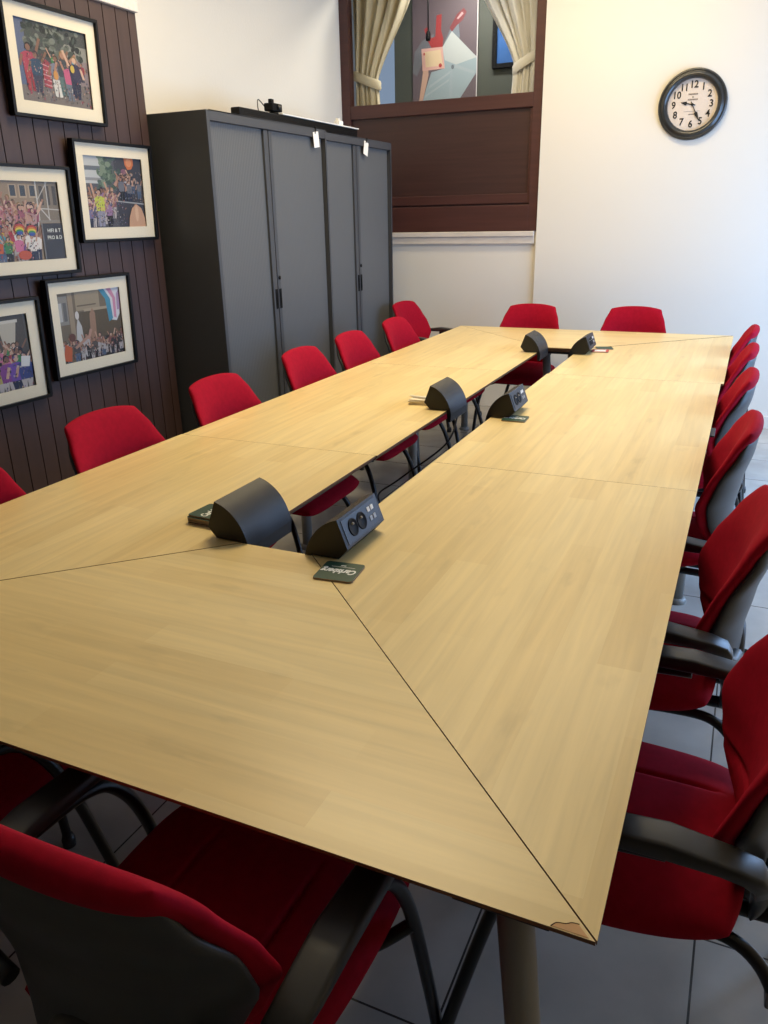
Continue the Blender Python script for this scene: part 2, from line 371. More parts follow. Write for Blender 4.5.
def pic_float(rng):
    o = [rect(0, 0, 1, 1, (92, 92, 104)), rect(0, .62, .34, 1, (196, 200, 204)), rect(0, .80, .30, .86, (108, 116, 128)), rect(0, .66, .3, .7, (150, 150, 156)), rect(.52, .0, 1, 1, (72, 72, 84))]
    for _ in range(90): o.append(ell(rng.gauss(.38, .09), rng.gauss(.76, .12), rng.uniform(.02, .05), rng.uniform(.02, .05), rng.choice([(96, 120, 98), (70, 94, 80), (128, 148, 122), (84, 104, 96)]), 8))
    o.append((clipc([(.70, 1), (.86, 1), (.86, .9), (.82, .84), (.75, .83), (.71, .9)]), (238, 120, 62)))
    o.append(ell(.78, .93, .05, .06, (246, 150, 96)))
    o.append(strip(.50, .60, .68, .80, .05, (206, 150, 128))); o.append(ell(.68, .80, .05, .04, (150, 96, 120)))
    o += crowd(rng, 9, .55, .98, .36, .5, .26, .36, [(64, 68, 84), (120, 122, 136), (200, 196, 200), (84, 60, 84)])
    o.append(strip(.5, .38, 1, .34, .018, (176, 180, 186)))
    o += crowd(rng, 30, .02, .46, .0, .20, .30, .42, [(168, 120, 170), (120, 110, 170), (196, 90, 120), (90, 90, 130), (190, 170, 190), (160, 90, 110)])
    o += person(rng, .22, .02, .52, (214, 224, 60), (150, 150, 180)); o.append(strip(.16, .28, .28, .27, .03, (230, 200, 90)))
    o += speckle(rng, 240, .02, .66, .04, .50, MUD+[(150, 130, 180)], .009)+speckle(rng, 120, .5, 1, .3, .8, [(64, 66, 80), (110, 112, 124), (150, 150, 160), (180, 140, 120)], .010)
    o.append((clipc([(.68, 0), (.99, 0), (.98, .14), (.93, .28), (.84, .34), (.76, .28), (.70, .14)]), (226, 168, 130))); o.append(ell(.84, .2, .03, .12, (240, 190, 150)))
    return o
def pic_stage(rng):
    o = [rect(0, 0, 1, 1, (166, 140, 112)), rect(0, .72, .22, 1, (52, 56, 62)), rect(.10, .74, .14, 1, (190, 190, 190)), rect(.66, .5, 1, 1, (140, 124, 106))]
    for k in range(3): o += [rect(.34+.13*k, .79, .44+.13*k, .95, (196, 170, 140)), rect(.355+.13*k, .81, .425+.13*k, .94, (70, 78, 92))]
    for k in range(3): o += [rect(.74+.09*k, .70, .79+.09*k, .94, (84, 78, 76))]
    o += [strip(.70, .5, .70, 1, .018, (206, 200, 192)), strip(.84, .5, .84, 1, .015, (200, 194, 186)), strip(.70, .66, 1, .64, .014, (206, 200, 192)), strip(.70, .70, .86, .50, .014, (214, 206, 200)), strip(.70, .76, .86, .99, .012, (196, 188, 180)), rect(.7, .48, 1, .51, (150, 140, 130))]
    o += crowd(rng, 26, .0, .64, .28, .42, .34, .42, [(196, 70, 90), (206, 120, 130), (180, 90, 110), (200, 150, 150), (150, 60, 90)])
    o += crowd(rng, 30, .0, .62, -.04, .14, .32, .42)
    o += speckle(rng, 300, 0, .66, .02, .66, MUD+[(200, 70, 90), (220, 150, 150)], .009)
    for cx, cy in ((.40, .42), (.56, .40)):
        for k, c in enumerate([(214, 50, 50), (238, 130, 40), (244, 220, 60), (60, 160, 80), (60, 90, 190)]): o.append(ell(cx, cy-.015*k, .07-.007*k, .055-.008*k, c))
    o.append(ell(.43, .08, .09, .06, (226, 84, 50)))
    o.append(rect(.72, 0, 1, .47, (66, 66, 76))); o.append(rect(.70, 0, .72, .47, (130, 126, 128)))
    return o
def pic_flag(rng):
    o = [rect(0, 0, 1, 1, (128, 112, 92)), rect(0, .55, .16, .95, (150, 146, 140)), rect(.02, .6, .07, .86, (196, 196, 196)), rect(.09, .6, .14, .86, (110, 110, 112)), rect(.17, .2, .24, 1, (172, 150, 122)), rect(.28, .72, .66, 1, (172, 154, 126)), rect(.3, .78, .6, .8, (120, 104, 86)), rect(.28, .28, .98, .70, (104, 88, 66)), rect(.40, .70, .95, .74, (188, 168, 138)), rect(.28, 0, 1, .30, (50, 46, 46))]
    o.append((clipc([(.58, .99), (.72, .98), (.80, .80), (.84, .52), (.92, .50), (.98, .60), (1, 1)]), (226, 226, 236)))
    o.append((clipc([(.56, 1), (.66, .99), (.76, .84), (.79, .50), (.86, .54), (.84, .84), (.74, 1)]), (62, 158, 198)))
    o.append((clipc([(.70, 1), (.78, 1), (.88, .84), (.88, .56), (.92, .54), (.93, .84), (.86, 1)]), (226, 140, 178)))
    o.append((clipc([(.94, .66), (1, .66), (1, .96), (.95, .9)]), (190, 150, 196)))
    o.append((clipc([(.22, .1), (.36, .08), (.34, .5), (.29, .62), (.26, .5)]), (206, 204, 204))); o.append(ell(.285, .66, .03, .06, (226, 220, 216)))
    o.append((clipc([(.46, .2), (.56, .2), (.57, .66), (.53, .74), (.48, .66)]), (176, 132, 104)))
    o += crowd(rng, 26, .02, .98, -.02, .06, .2, .34, [(200, 190, 190), (90, 84, 84), (60, 58, 60), (150, 90, 80), (176, 170, 166)])
    o += speckle(rng, 240, .02, .98, 0, .30, MUD, .010)
    o.append((clipc([(.0, .05), (.12, .02), (.15, .22), (.05, .28)]), (226, 100, 50)))
    o.append(strip(.2, .2, .42, .34, .04, (200, 150, 128))); o.append(strip(.42, .3, .47, .44, .04, (206, 150, 130))); o.append(ell(.17, .36, .05, .06, (120, 70, 56)))
    return o
def pic_parade(rng):
    o = [rect(0, 0, 1, 1, (96, 92, 88)), rect(0, .45, .45, 1, (128, 120, 112)), rect(.5, .45, .96, 1, (86, 78, 72)), rect(.0, .38, 1, .5, (70, 66, 64))]
    o += [rect(.08+.2*k, .6, .18+.2*k, .9, (70, 70, 74)) for k in range(2)]
    o.append((clipc([(.62, .9), (.86, .9), (.80, .52), (.74, .44), (.68, .52)]), (206, 196, 176))); o.append(rect(.6, .89, .88, .93, (226, 220, 206))); o.append(strip(.74, .3, .76, .5, .04, (180, 160, 140)))
    o += crowd(rng, 26, .0, .98, .12, .3, .28, .4)
    for x, c in ((.12, (60, 150, 180)), (.32, (60, 60, 84)), (.52, (200, 190, 80)), (.66, (146, 60, 160)), (.78, (120, 70, 190)), (.90, (54, 70, 150))): o += person(rng, x, -.14, .62, c)
    o += speckle(rng, 240, 0, 1, .0, .5, MUD+[(110, 70, 160), (60, 80, 160)], .010)
    o.append((clipc([(.84, .3), (.95, .28), (.98, .42), (.86, .44)]), (236, 236, 236)))
    return o

# ------------------------------------------------------------------ framed photographs on the boards
def frame(y, z, w, h, label, pic, seed, lettering=False):
    root = thing('framed_photograph', label, 'picture', (XW+.004, y, z), PI/2, 'framed photographs on the brown boards', rotx=math.radians(2.2))
    t, d = .0135, .03
    b = NB()
    for (x0, x1, z0, z1) in ((-w/2, w/2, 0, t), (-w/2, w/2, h-t, h), (-w/2, -w/2+t, t, h-t), (w/2-t, w/2, t, h-t)): bx(b, x0, x1, -d, 0, z0, z1)
    bevel(b, .002)
    obj('frame', b, M['black'], root)
    b = NB(); mx, mz = .053, .050
    X0, X1, Z0, Z1 = -w/2+t, w/2-t, t, h-t; x0, x1, z0, z1 = X0+mx, X1-mx, Z0+mz, Z1-mz
    for q in ((X0, X1, Z0, z0), (X0, X1, z1, Z1), (X0, x0, z0, z1), (x1, X1, z0, z1)): bx(b, q[0], q[1], -.016, -.012, q[2], q[3])
    obj('mat_board', b, M['matboard'], root)
    b = NB(); bx(b, X0, X1, -.006, -.001, Z0, Z1); obj('backing', b, M['black'], root)
    pr = paint('print', pic(random.Random(seed)), root, lambda u, v, e: (x0-.002+u*(x1-x0+.004), -.0075-e, z0-.002+v*(z1-z0+.004)))
    if lettering:
        tb = NB()
        for s, zz in (('HIFI & T', .375), ('PRO & D', .285)):
            s3 = text_bm(s, .021, .0002, 0, .0002); merge(tb, s3, Matrix.Translation((x0+(x1-x0)*.865, -.0155, z0+(z1-z0)*zz)) @ Matrix.Rotation(PI/2, 4, 'X'))
        obj('printed_lettering', tb, M['coastw'], pr)
    b = NB(); bx(b, X0, X1, -.020, -.018, Z0, Z1); obj('glass_pane', b, M['picglass'], root)
    return root
frame(2.160, 1.893, .520, .42, 'framed photo of a tree-lined street crowd, uppermost on the boards', pic_street, 3)
frame(2.425, 1.401, .515, .43, 'framed photo with bald head and yellow vest, beside the dark cabinet', pic_float, 5)
frame(1.870, 1.278, .518, .437, 'framed photo of a crowd beside a white lettered dark van', pic_stage, 8, True)
frame(2.155, .826, .524, .434, 'framed photo with a blue and pink flag held over a crowd', pic_flag, 11)
frame(1.585, .768, .522, .432, 'framed photo at the frame edge, purple shirts and pale column, lowest on the left', pic_parade, 13)

# ------------------------------------------------------------------ tambour cabinets
def cabinet(y0, y1, label, X=-1.03):
    r = thing('tambour_cabinet', label, 'cabinet', (X, y0, 0), 0, 'dark steel cabinets along the left wall')
    w, d, h, t = y1-y0, .43, 1.98, .022
    b = NB()
    bx(b, 0, d, 0, t, 0, h); bx(b, 0, d, w-t, w, 0, h); bx(b, 0, d, t, w-t, h-.045, h); bx(b, 0, d, t, w-t, 0, .06); bx(b, 0, .01, t, w-t, .06, h-.045)
    bevel(b, .0025); obj('carcass', b, M['cab'], r)
    mid = w*.46
    for j, (a, c) in enumerate(((t+.002, mid-.004), (mid+.004, w-t-.012))):
        b = NB(); bx(b, d-.05, d-.022, a, c, .06, h-.046); door = obj('door', b, M['cabd'], r)
        s0, s1 = (c-.042, c) if j == 0 else (a, a+.03)
        b = NB(); bx(b, d-.022, d-.008, s0, s1, .061, h-.047); bevel(b, .003); obj('closing_strip', b, M['cab'], door)
        hc = s1-.016 if j == 0 else s0+.017
        b = NB(); bx(b, d-.008, d-.0035, hc-.011, hc+.011, 1.00, 1.11); bevel(b, .002)
        bx(b, d-.0035, d-.001, hc-.004, hc+.004, 1.02, 1.09); obj('handle', b, M['recess'], door)
        if j == 1:
            b = NB(); lathe(b, [(.0001, .0), (.010, .0), (.010, -.006), (.0001, -.006)], 20, 'y')
            b.transform(Matrix.Translation((d-.008, s0+.016, 1.17)) @ Matrix.Rotation(PI/2, 4, 'Z')); obj('lock', b, M['recess'], door)
    return r
cabinet(2.766, 3.975, 'dark grey sliding-door cabinet nearer the framed photographs')
cabinet(3.984, 5.030, 'dark grey sliding-door cabinet farther from the photographs, by the interior window', -1.062)
for yy, x, lab, rz in ((3.845, -.598, 'white paper tag hanging between the two dark cabinets', 8), (4.583, -.630, 'white paper tag hanging on the far cabinet near the window', -14)):
    t = thing('paper_tag', lab, 'tag', (x, yy, 1.88), 0, 'white tags hung on the cabinets'); t.rotation_euler = (math.radians(rz), 0, 0)
    b = NB(); bx(b, 0, .0015, -.033, .033, 0, .085); bevel(b, .0006, 1); obj('card', b, M['tag'], t)
    b = NB(); tube(b, spline([(.002, -.01, .075), (.006, -.004, .098), (.002, 0, .112), (-.004, .004, .1008)]), .0028, 6); obj('string', b, M['recess'], t)
# things lying on the cabinets
b = NB()
bx(b, -.86, -.80, 3.355, 4.82, 1.9805, 2.064); bevel(b, .006)
for k in range(3): bx(b, -.80, -.7985, 3.40, 4.76, 2.0+.02*k, 2.003+.02*k)
tag(obj('flat_panel', b, M['black']), 'long black flat panel lying along the cabinet tops', 'panel')
b = NB(); bx(b, -.872, -.792, 3.80, 4.83, 2.0645, 2.072); bevel(b, .002); tag(obj('panel_highlight', b, M['tag']), 'thin white strip standing in for the reflection on top of the black panel', 'board')  # white strip stands in for the bright reflection along the panel top
w = thing('webcam', 'small black camera with a looped cable on the cabinet top panel', 'camera', (-.83, 3.755, 2.0645))
b = NB(); bx(b, -.03, .03, -.055, .055, .012, .055); bevel(b, .006, 3); obj('body', b, M['recess'], w)
b = NB(); lathe(b, [(.03, 0), (.03, .008), (.014, .012)], 20); r_ = b.faces.new([v for v in b.verts][-20:]); obj('base', b, M['recess'], w)
b = NB(); bx(b, -.012, .012, -.035, -.005, .055, .078); bevel(b, .004); obj('bracket', b, M['recess'], w)
b = NB(); lathe(b, [(.0001, .0), (.012, .0), (.013, .012), (.0001, .012)], 16, 'y'); b.transform(Matrix.Translation((.031, .01, .034)) @ Matrix.Rotation(-PI/2, 4, 'Z')); obj('lens', b, M['clockrim'], w)
b = NB(); tube(b, spline([(-.03, -.03, .03), (-.04, -.09, .07), (-.03, -.12, .04), (-.02, -.13, .004)]), .003, 8); obj('cable', b, M['cable'], w)
w = thing('plug_adapter', 'small white plug adapter on the bright reflection strip at its far end', 'adapter', (-.832, 4.60, 2.0725))
b = NB(); bx(b, -.02, .02, -.03, .03, 0, .03); bevel(b, .005); obj('body', b, M['tag'], w)
b = NB(); bx(b, -.012, .012, -.025, -.005, .03, .045); bevel(b, .003); obj('plug', b, M['tag'], w)

# ------------------------------------------------------------------ wall clock
ck = thing('wall_clock', 'round black-rimmed wall clock on the white wall', 'clock', (1.362, YB-.031, 2.143))
b = NB(); lathe(b, [(.212, 0), (.216, -.012), (.212, -.024), (.203, -.028), (.198, -.024), (.193, -.026), (.186, -.040), (.176, -.044), (.168, -.036), (.160, -.030), (.156, -.018), (.155, -.006)], 96, 'y'); obj('rim', b, M['clockrim'], ck)
b = NB(); rg = lathe(b, [(.158, -.006), (.0001, -.0065)], 64, 'y', smooth=False); obj('dial', b, M['dial'], ck)
for n in range(1, 13):
    a = PI/2-n*PI/6; b = NB()
    merge(b, text_bm(str(n), .060, .0005, 0, .0012), Matrix.Translation((.118*math.cos(a), -.0075, .118*math.sin(a))) @ Matrix.Rotation(PI/2, 4, 'X') @ Matrix.Diagonal((.9, 1.0, 1, 1)))
    obj('numeral', b, M['numer'], ck)
rng = random.Random(4)
for zz, wd, hh in ((.062, .058, .009), (.045, .008, .010), (.030, .062, .009), (-.040, .10, .002), (-.058, .036, .007)):
    b = NB(); x = -wd/2
    while x < wd/2-.001:
        l = rng.uniform(.003, .006); bx(b, x, min(x+l, wd/2), -.0075, -.0068, zz-hh/2, zz+hh/2); x += l+.002
    obj('fine_print', b, M['faint'], ck)
def hand(name, ang, ln, wd, y, spade):
    b = NB(); bx(b, -wd/2, wd/2, y-.001, y, -.02, ln)
    if spade:
        v = [b.verts.new(p) for p in ((-.012, y-.0015, ln*.55), (0, y-.0015, ln*.45), (.012, y-.0015, ln*.55), (0, y-.0015, ln*1.05))]; b.faces.new(v)
    lathe(b, [(.0085, y+.0005), (.0085, y-.0025), (.0001, y-.0025)], 16, 'y')
    b.transform(Matrix.Rotation(ang, 4, 'Y')); obj(name, b, M['numer'], ck)
hand('hour_hand', math.radians(282), .072, .006, -.010, True); hand('minute_hand', math.radians(153), .108, .005, -.0125, True)
b = NB(); lathe(b, [(.158, -.022), (.09, -.027), (.0001, -.0285)], 64, 'y'); obj('glass_lens', b, M['picglass'], ck)

# ------------------------------------------------------------------ curtains, poster and lamp seen through the interior window
def curtain(x0, tie0, tie1, wid_top, ztie, side, m, label):
    root = thing('curtain', label, 'curtain', (0, YB+.17, 0), 0, 'tied-back curtains of the interior window')
    b = NB(); nz, nx = 60, 90; zs = [1.9+i*(3.12-1.9)/nz for i in range(nz+1)]; rings = []
    for z in zs:
        t = (z-ztie)
        if t > 0: e = min(t/.55, 1); e = e*e*(3-2*e)*.35+e*.65
        else: e = 0
        a = tie0*(1-e)+(x0)*e; c = tie1*(1-e)+(x0+side*wid_top)*e
        if t < 0: k = min(-t/.3, 1)*.02; a -= 0; c += side*k
        amp = .016+.030*e if t > 0 else .016
        row = []
        for j in range(nx+1):
            u = j/nx; ph = u*5.2*2*PI
            row.append((a+(c-a)*u+.012*math.sin(ph*.5+1), amp*math.sin(ph+.6*math.sin(3*z))+.3*amp*math.sin(2.3*ph+z*4), z))
        rings.append(row)
    loft(b, rings, closed=False, cap=False)
    o = obj('cloth', b, m, root); sm = o.modifiers.new('thickness', 'SOLIDIFY'); sm.thickness = .003
    b = NB(); xa, xb = min(tie0, tie1)-.012, max(tie0, tie1)+.012
    ring = lambda zz, gr: [((xa+xb)/2+((xb-xa)/2+gr)*math.cos(2*PI*k/32), (.042+gr)*math.sin(2*PI*k/32), zz+.045*side*math.cos(2*PI*k/32)*-1) for k in range(32)]
    loft(b, [ring(ztie-.035, -.003), ring(ztie-.02, .006), ring(ztie, .003), ring(ztie+.02, .006), ring(ztie+.035, -.003)], cap=False)
    obj('tie_band', b, m, root)
curtain(-1.232, -1.228, -1.010, .50, 2.50, 1, M['curtl'], 'beige tied-back curtain at the left of the interior window')
curtain(.262, .245, .085, .47, 2.52, -1, M['curtr'], 'ivory tied-back curtain at the right of the interior window')
ps = thing('poster', 'large mauve poster of a hand holding a pale cloth behind the interior window', 'poster', (-.99, 6.338, 2.1))
b = NB(); bx(b, 0, .575, -.012, 0, 0, 1.1); bevel(b, .002); obj('board', b, mat('mauve_board', (112, 95, 103), .6), ps)
W_, H_ = .575, 1.1
def P(pts): return [((x+.99)/W_, (z-2.1)/H_) for x, z in pts]
sh = [rect(0, 0, 1, 1, (112, 95, 103)),
      (P([(-.99, 2.63), (-.97, 2.78), (-.90, 2.86), (-.80, 2.90), (-.78, 2.76), (-.90, 2.70), (-.95, 2.60)]), (120, 122, 130)),
      (P([(-.70, 2.84), (-.62, 2.98), (-.585, 2.97), (-.57, 2.86), (-.62, 2.78), (-.70, 2.76)]), (126, 138, 150)),
      (P([(-.66, 2.93), (-.60, 3.02), (-.54, 3.06), (-.515, 3.03), (-.545, 2.98), (-.60, 2.94), (-.64, 2.90)]), (150, 60, 66)), (P([(-.60, 2.99), (-.555, 3.035), (-.54, 3.02), (-.585, 2.985)]), (206, 160, 160)),
      (P([(-.99, 2.22), (-.93, 2.22), (-.90, 2.40), (-.845, 2.60), (-.85, 2.68), (-.885, 2.69), (-.90, 2.60), (-.93, 2.42)]), (222, 172, 144)),
      (P([(-.91, 2.80), (-.715, 2.80), (-.695, 2.64), (-.90, 2.635)]), (238, 176, 160)), (P([(-.88, 2.775), (-.74, 2.78), (-.72, 2.665), (-.87, 2.66)]), (242, 208, 158)), ell((-.74+.99)/W_, (2.665-2.1)/H_, .025, .014, (208, 52, 56)), ell((-.885+.99)/W_, (2.76-2.1)/H_, .012, .01, (208, 52, 56)),
      (P([(-.72, 2.80), (-.64, 2.905), (-.42, 2.70), (-.425, 2.585), (-.56, 2.41), (-.66, 2.40), (-.90, 2.40), (-.86, 2.52), (-.82, 2.62), (-.70, 2.64)]), (158, 180, 188)),
      (P([(-.72, 2.80), (-.64, 2.905), (-.42, 2.70), (-.60, 2.66), (-.70, 2.70)]), (196, 204, 202)), (P([(-.62, 2.64), (-.60, 2.66), (-.43, 2.60), (-.45, 2.58)]), (168, 184, 192)), (P([(-.65, 2.62), (-.63, 2.63), (-.63, 2.42), (-.66, 2.42)]), (164, 182, 192)), (P([(-.84, 2.52), (-.65, 2.62), (-.65, 2.60), (-.84, 2.50)]), (172, 188, 196)), (P([(-.88, 2.45), (-.66, 2.56), (-.66, 2.545), (-.88, 2.43)]), (172, 188, 196)),
      ell((-.63+.99)/W_, (2.645-2.1)/H_, .022, .016, (110, 122, 132)),
      (P([(-.885, 2.94), (-.86, 2.955), (-.82, 2.87), (-.785, 2.88), (-.775, 3.03), (-.73, 3.035), (-.735, 2.92), (-.715, 2.86), (-.72, 2.80), (-.82, 2.80), (-.85, 2.85)]), (190, 52, 54)),
      (P([(-.423, 2.1), (-.415, 2.1), (-.415, 3.2), (-.423, 3.2)]), (226, 222, 220))]
paint('print', sh, ps, lambda u, v, e: (u*W_, -.0125-e*8, v*H_))
fr = thing('framed_screen', 'dark framed blue picture behind the ivory curtain', 'picture', (-.285, 6.338, 2.60))
b = NB()
for q in ((0, .42, 0, .035), (0, .42, .50, .535), (0, .035, .035, .50), (.385, .42, .035, .50)): bx(b, q[0], q[1], -.03, 0, q[2], q[3])
bevel(b, .003); obj('frame', b, M['recess'], fr)
b = NB(); bx(b, .035, .385, -.014, -.004, .035, .50); obj('print', b, mat('blue_print', (52, 98, 160), .4, var=(3, .3, (1, 1, 1))), fr)
pl = thing('pendant_lamp', 'black cord with a bare lamp holder hanging behind the interior window', 'lamp', (-.80, 6.2, 2.83))
b = NB(); tube(b, [(0, 0, .06), (-.003, 0, .30), (0, 0, .519)], .006, 10); obj('cord', b, M['cable'], pl)
b = NB(); lathe(b, [(.0001, .075), (.012, .07), (.018, .055), (.02, .015), (.017, 0), (.0001, 0)], 20); obj('lamp_holder', b, M['recess'], pl)

# ------------------------------------------------------------------ tables
TZ = .74
def leg_bm(x, y, dx=0, dy=0):
    b = NB(); tube(b, [(x, y, TZ-.03), (x+dx*.97, y+dy*.97, .02)], .024, 20)
    return b
def table(label, poly, grain, legs, rails, base):
    r = thing('conference_table', label, 'table', (*base, 0), 0, 'maple table sections forming the ring')
    b = NB(); cx, cy = base
    def shrink(p): return (p[0]-cx, p[1]-cy)
    q = [shrink(p) for p in poly]
    if sum(q[i-1][0]*q[i][1]-q[i][0]*q[i-1][1] for i in range(len(q))) < 0: q = q[::-1]
    n = len(q); inn = []
    for i in range(n):                         # underside drawn in: the edges are undercut
        p0, p1, p2 = Vector(q[i-1]), Vector(q[i]), Vector(q[(i+1) % n])
        d1 = (p1-p0).normalized(); d2 = (p2-p1).normalized(); n1 = Vector((-d1.y, d1.x)); n2 = Vector((-d2.y, d2.x))
        m = (n1+n2); m = m/(1+n1.dot(n2)); inn.append(p1+m*.020)
    A = [b.verts.new((x, y, TZ)) for x, y in q]; B = [b.verts.new((x, y, TZ-.006)) for x, y in q]; C_ = [b.verts.new((p.x, p.y, TZ-.025)) for p in inn]
    b.faces.new(A).material_index = 0; b.faces.new(C_[::-1]).material_index = 1
    for i in range(n):
        k = (i+1) % n
        b.faces.new((A[i], A[k], B[k], B[i])).material_index = 1; b.faces.new((B[i], B[k], C_[k], C_[i])).material_index = 1
    obj('tabletop', b, [M['wood_'+grain], M['edge']], r)
    for (x, y, dx, dy) in legs:
        lo = obj('leg', leg_bm(x-cx, y-cy, dx, dy), M['leg'], r)
        b = NB(); lathe(b, [(.0001, 0), (.036, 0), (.038, .006), (.034, .016), (.027, .022), (.0001, .022)], 24); b.transform(Matrix.Translation((x-cx+dx, y-cy+dy, 0))); obj('foot', b, M['leg'], lo)
        b = NB(); bx(b, x-cx-.06, x-cx+.06, y-cy-.06, y-cy+.06, TZ-.032, TZ-.0255); bevel(b, .002); obj('mounting_plate', b, M['rail'], lo)
    b = NB()
    for (x0, y0, x1, y1) in rails:
        d = Vector((x1-x0, y1-y0, 0)).normalized(); n = Vector((-d.y, d.x, 0))*.02; A = Vector((x0-cx, y0-cy, 0)); B = Vector((x1-cx, y1-cy, 0))
        z0, z1 = TZ-.052, TZ-.0335
        loft(b, [[A-n+Vector((0, 0, z0)), A+n+Vector((0, 0, z0)), A+n+Vector((0, 0, z1)), A-n+Vector((0, 0, z1))], [B-n+Vector((0, 0, z0)), B+n+Vector((0, 0, z0)), B+n+Vector((0, 0, z1)), B-n+Vector((0, 0, z1))]])
    for f in b.faces: f.smooth = False
    obj('under_rail', b, M['rail'], r)
    return r
g = .0008
W, L, D = 1.80, 4.80, .80
near = table('near end maple table section with slanting mitre joints, closest to the viewer', [(.0005, 0), (W-g*2, 0), (W-D-g*2, D), (D+.0005, D)], 'x', [(1.685, .08, .075, -.02), (.10, .09, -.05, -.02), (.95, .70, 0, 0)], [(.25, .12, 1.55, .12), (.70, .68, 1.10, .68)], (.9, .4))
b = NB(); prism(b, [(W-.050-.9, .0015-.4), (W-.009-.9, .0015-.4), (W-.023-.9, .015-.4), (W-.030-.9, .0145-.4), (W-.036-.9, .0105-.4), (W-.046-.9, .008-.4)], TZ+.0001, TZ+.0006); obj('chipped_corner', b, M['chip'], near)
b = NB(); tube(b, [(p[0]-.9, p[1]-.4, TZ+.0004) for p in spline([(W-.051, .0015, 0), (W-.046, .008, 0), (W-.036, .0105, 0), (W-.030, .0145, 0), (W-.022, .0155, 0)], 3)], .0007, 6); obj('crack', b, M['seam'], near)
table('right side near maple table section, beside the second and third right chairs', [(W, g*2), (W, 1.6-g), (W-D, 1.6-g), (W-D, D+g*2)], 'y', [(1.70, 1.48, 0, 0), (1.07, 1.48, 0, 0), (1.07, .92, 0, 0)], [(1.70, .30, 1.70, 1.5), (1.07, .95, 1.07, 1.5)], (1.4, .9))
table('right side middle maple table section, between the two cross joints', [(W, 1.6+g), (W, 3.2-g), (W-D, 3.2-g), (W-D, 1.6+g)], 'y', [(1.755, 2.40, 0, 0), (1.07, 2.95, 0, 0)], [(1.74, 1.65, 1.74, 3.15), (1.07, 1.65, 1.07, 3.15)], (1.4, 2.4))
table('right side far maple table section, nearest the clock wall', [(W+.012, 3.2+g), (W+.012, L-.010), (W-D+.006, L-D-.004), (W-D+.006, 3.2+g)], 'y', [(1.74, 3.815, 0, 0), (1.08, 3.85, 0, 0)], [(1.72, 3.25, 1.72, 4.5), (1.08, 3.25, 1.08, 3.9)], (1.4, 3.9))
table('far end maple table section, under the clock wall chairs', [(g*2, L), (W+.006, L), (W-D-g*2, L-D), (D+g*2, L-D)], 'x', [(1.62, 4.66, 0, 0), (.83, 4.66, 0, 0), (.78, 4.12, .06, .0)], [(.35, 4.68, 1.5, 4.68), (.72, 4.12, 1.10, 4.12)], (.9, 4.4))
table('left side near maple table section, closest to the framed photographs', [(-.004, .0005), (-.004, 1.6-g*.6), (D-.004, 1.6-g*.6), (D-.004, D+.0005)], 'y', [(.09, 1.555, 0, 0), (.60, 1.02, 0, 0)], [(.09, .30, .09, 1.5), (.72, .95, .72, 1.5)], (.4, .9))
table('left side middle maple table section, alongside the near dark cabinet', [(0, 1.6+g), (0, 3.2-g), (D, 3.2-g), (D, 1.6+g)], 'y', [(.08, 2.33, 0, 0), (.36, 2.985, 0, 0)], [(.08, 1.65, .08, 3.15), (.72, 1.65, .72, 3.15)], (.4, 2.4))
table('left side far maple table section, alongside the far dark cabinet', [(0, 3.2+g), (0, L-g*2), (D, L-D-g*2), (D, 3.2+g)], 'y', [(.10, 3.60, .03, .01), (.07, 4.70, 0, 0)], [(.10, 3.25, .10, 4.5), (.72, 3.25, .72, 3.9)], (.4, 3.9))

# ------------------------------------------------------------------ armchairs (facing local +y, origin on the floor under the seat)
def lerp_tab(tab, z):
    for (z0, a), (z1, c) in zip(tab, tab[1:]):
        if z <= z1:
            t = max(0, (z-z0)/(z1-z0)); return a+(c-a)*(t*t*(3-2*t)*.5+t*.5)
    return tab[-1][1]
def cs(n):   # sample -1..1 with more points near the edges
    return [math.sin(PI/2*(2*i/n-1)) for i in range(n+1)]
HW = [(.46, .125), (.52, .150), (.60, .202), (.66, .224), (.72, .217), (.79, .198), (.86, .175), (.89, .166)]
WR = [(.36, .02), (.44, .010), (.50, .030), (.57, .064), (.64, .082), (.72, .070), (.80, .040), (.90, .012)]
YC = [(.44, -.168), (.52, -.163), (.63, -.180), (.76, -.207), (.90, -.236)]
def cushion(us, vs, f_mid, th, p=7, q=2.2):
    b = NB(); top = {}; bot = {}
    for i, u in enumerate(us):
        for j, v in enumerate(vs):
            e = max(0, 1-abs(u)**p)**(1/q)*max(0, 1-abs(v)**p)**(1/q)
            a, nrm = f_mid(u, v); h = th(u, v)*e
            edge = i in (0, len(us)-1) or j in (0, len(vs)-1)
            top[i, j] = b.verts.new(a+nrm*h[0] if not edge else a)
            bot[i, j] = top[i, j] if edge else b.verts.new(a-nrm*h[1])
    for i in range(len(us)-1):
        for j in range(len(vs)-1):
            for D_, rev in ((top, False), (bot, True)):
                qd = [D_[i, j], D_[i+1, j], D_[i+1, j+1], D_[i, j+1]]
                if rev: qd = qd[::-1]
                try: b.faces.new(qd).smooth = True
                except ValueError: pass
    return b
class Pair(tuple):
    def __mul__(s, k): return Pair((s[0]*k, s[1]*k))
def squ(u, v, k=.42): return u*math.sqrt(1-k*v*v*.5*abs(v)**1.5), v*math.sqrt(1-k*u*u*.5*abs(u)**1.5)
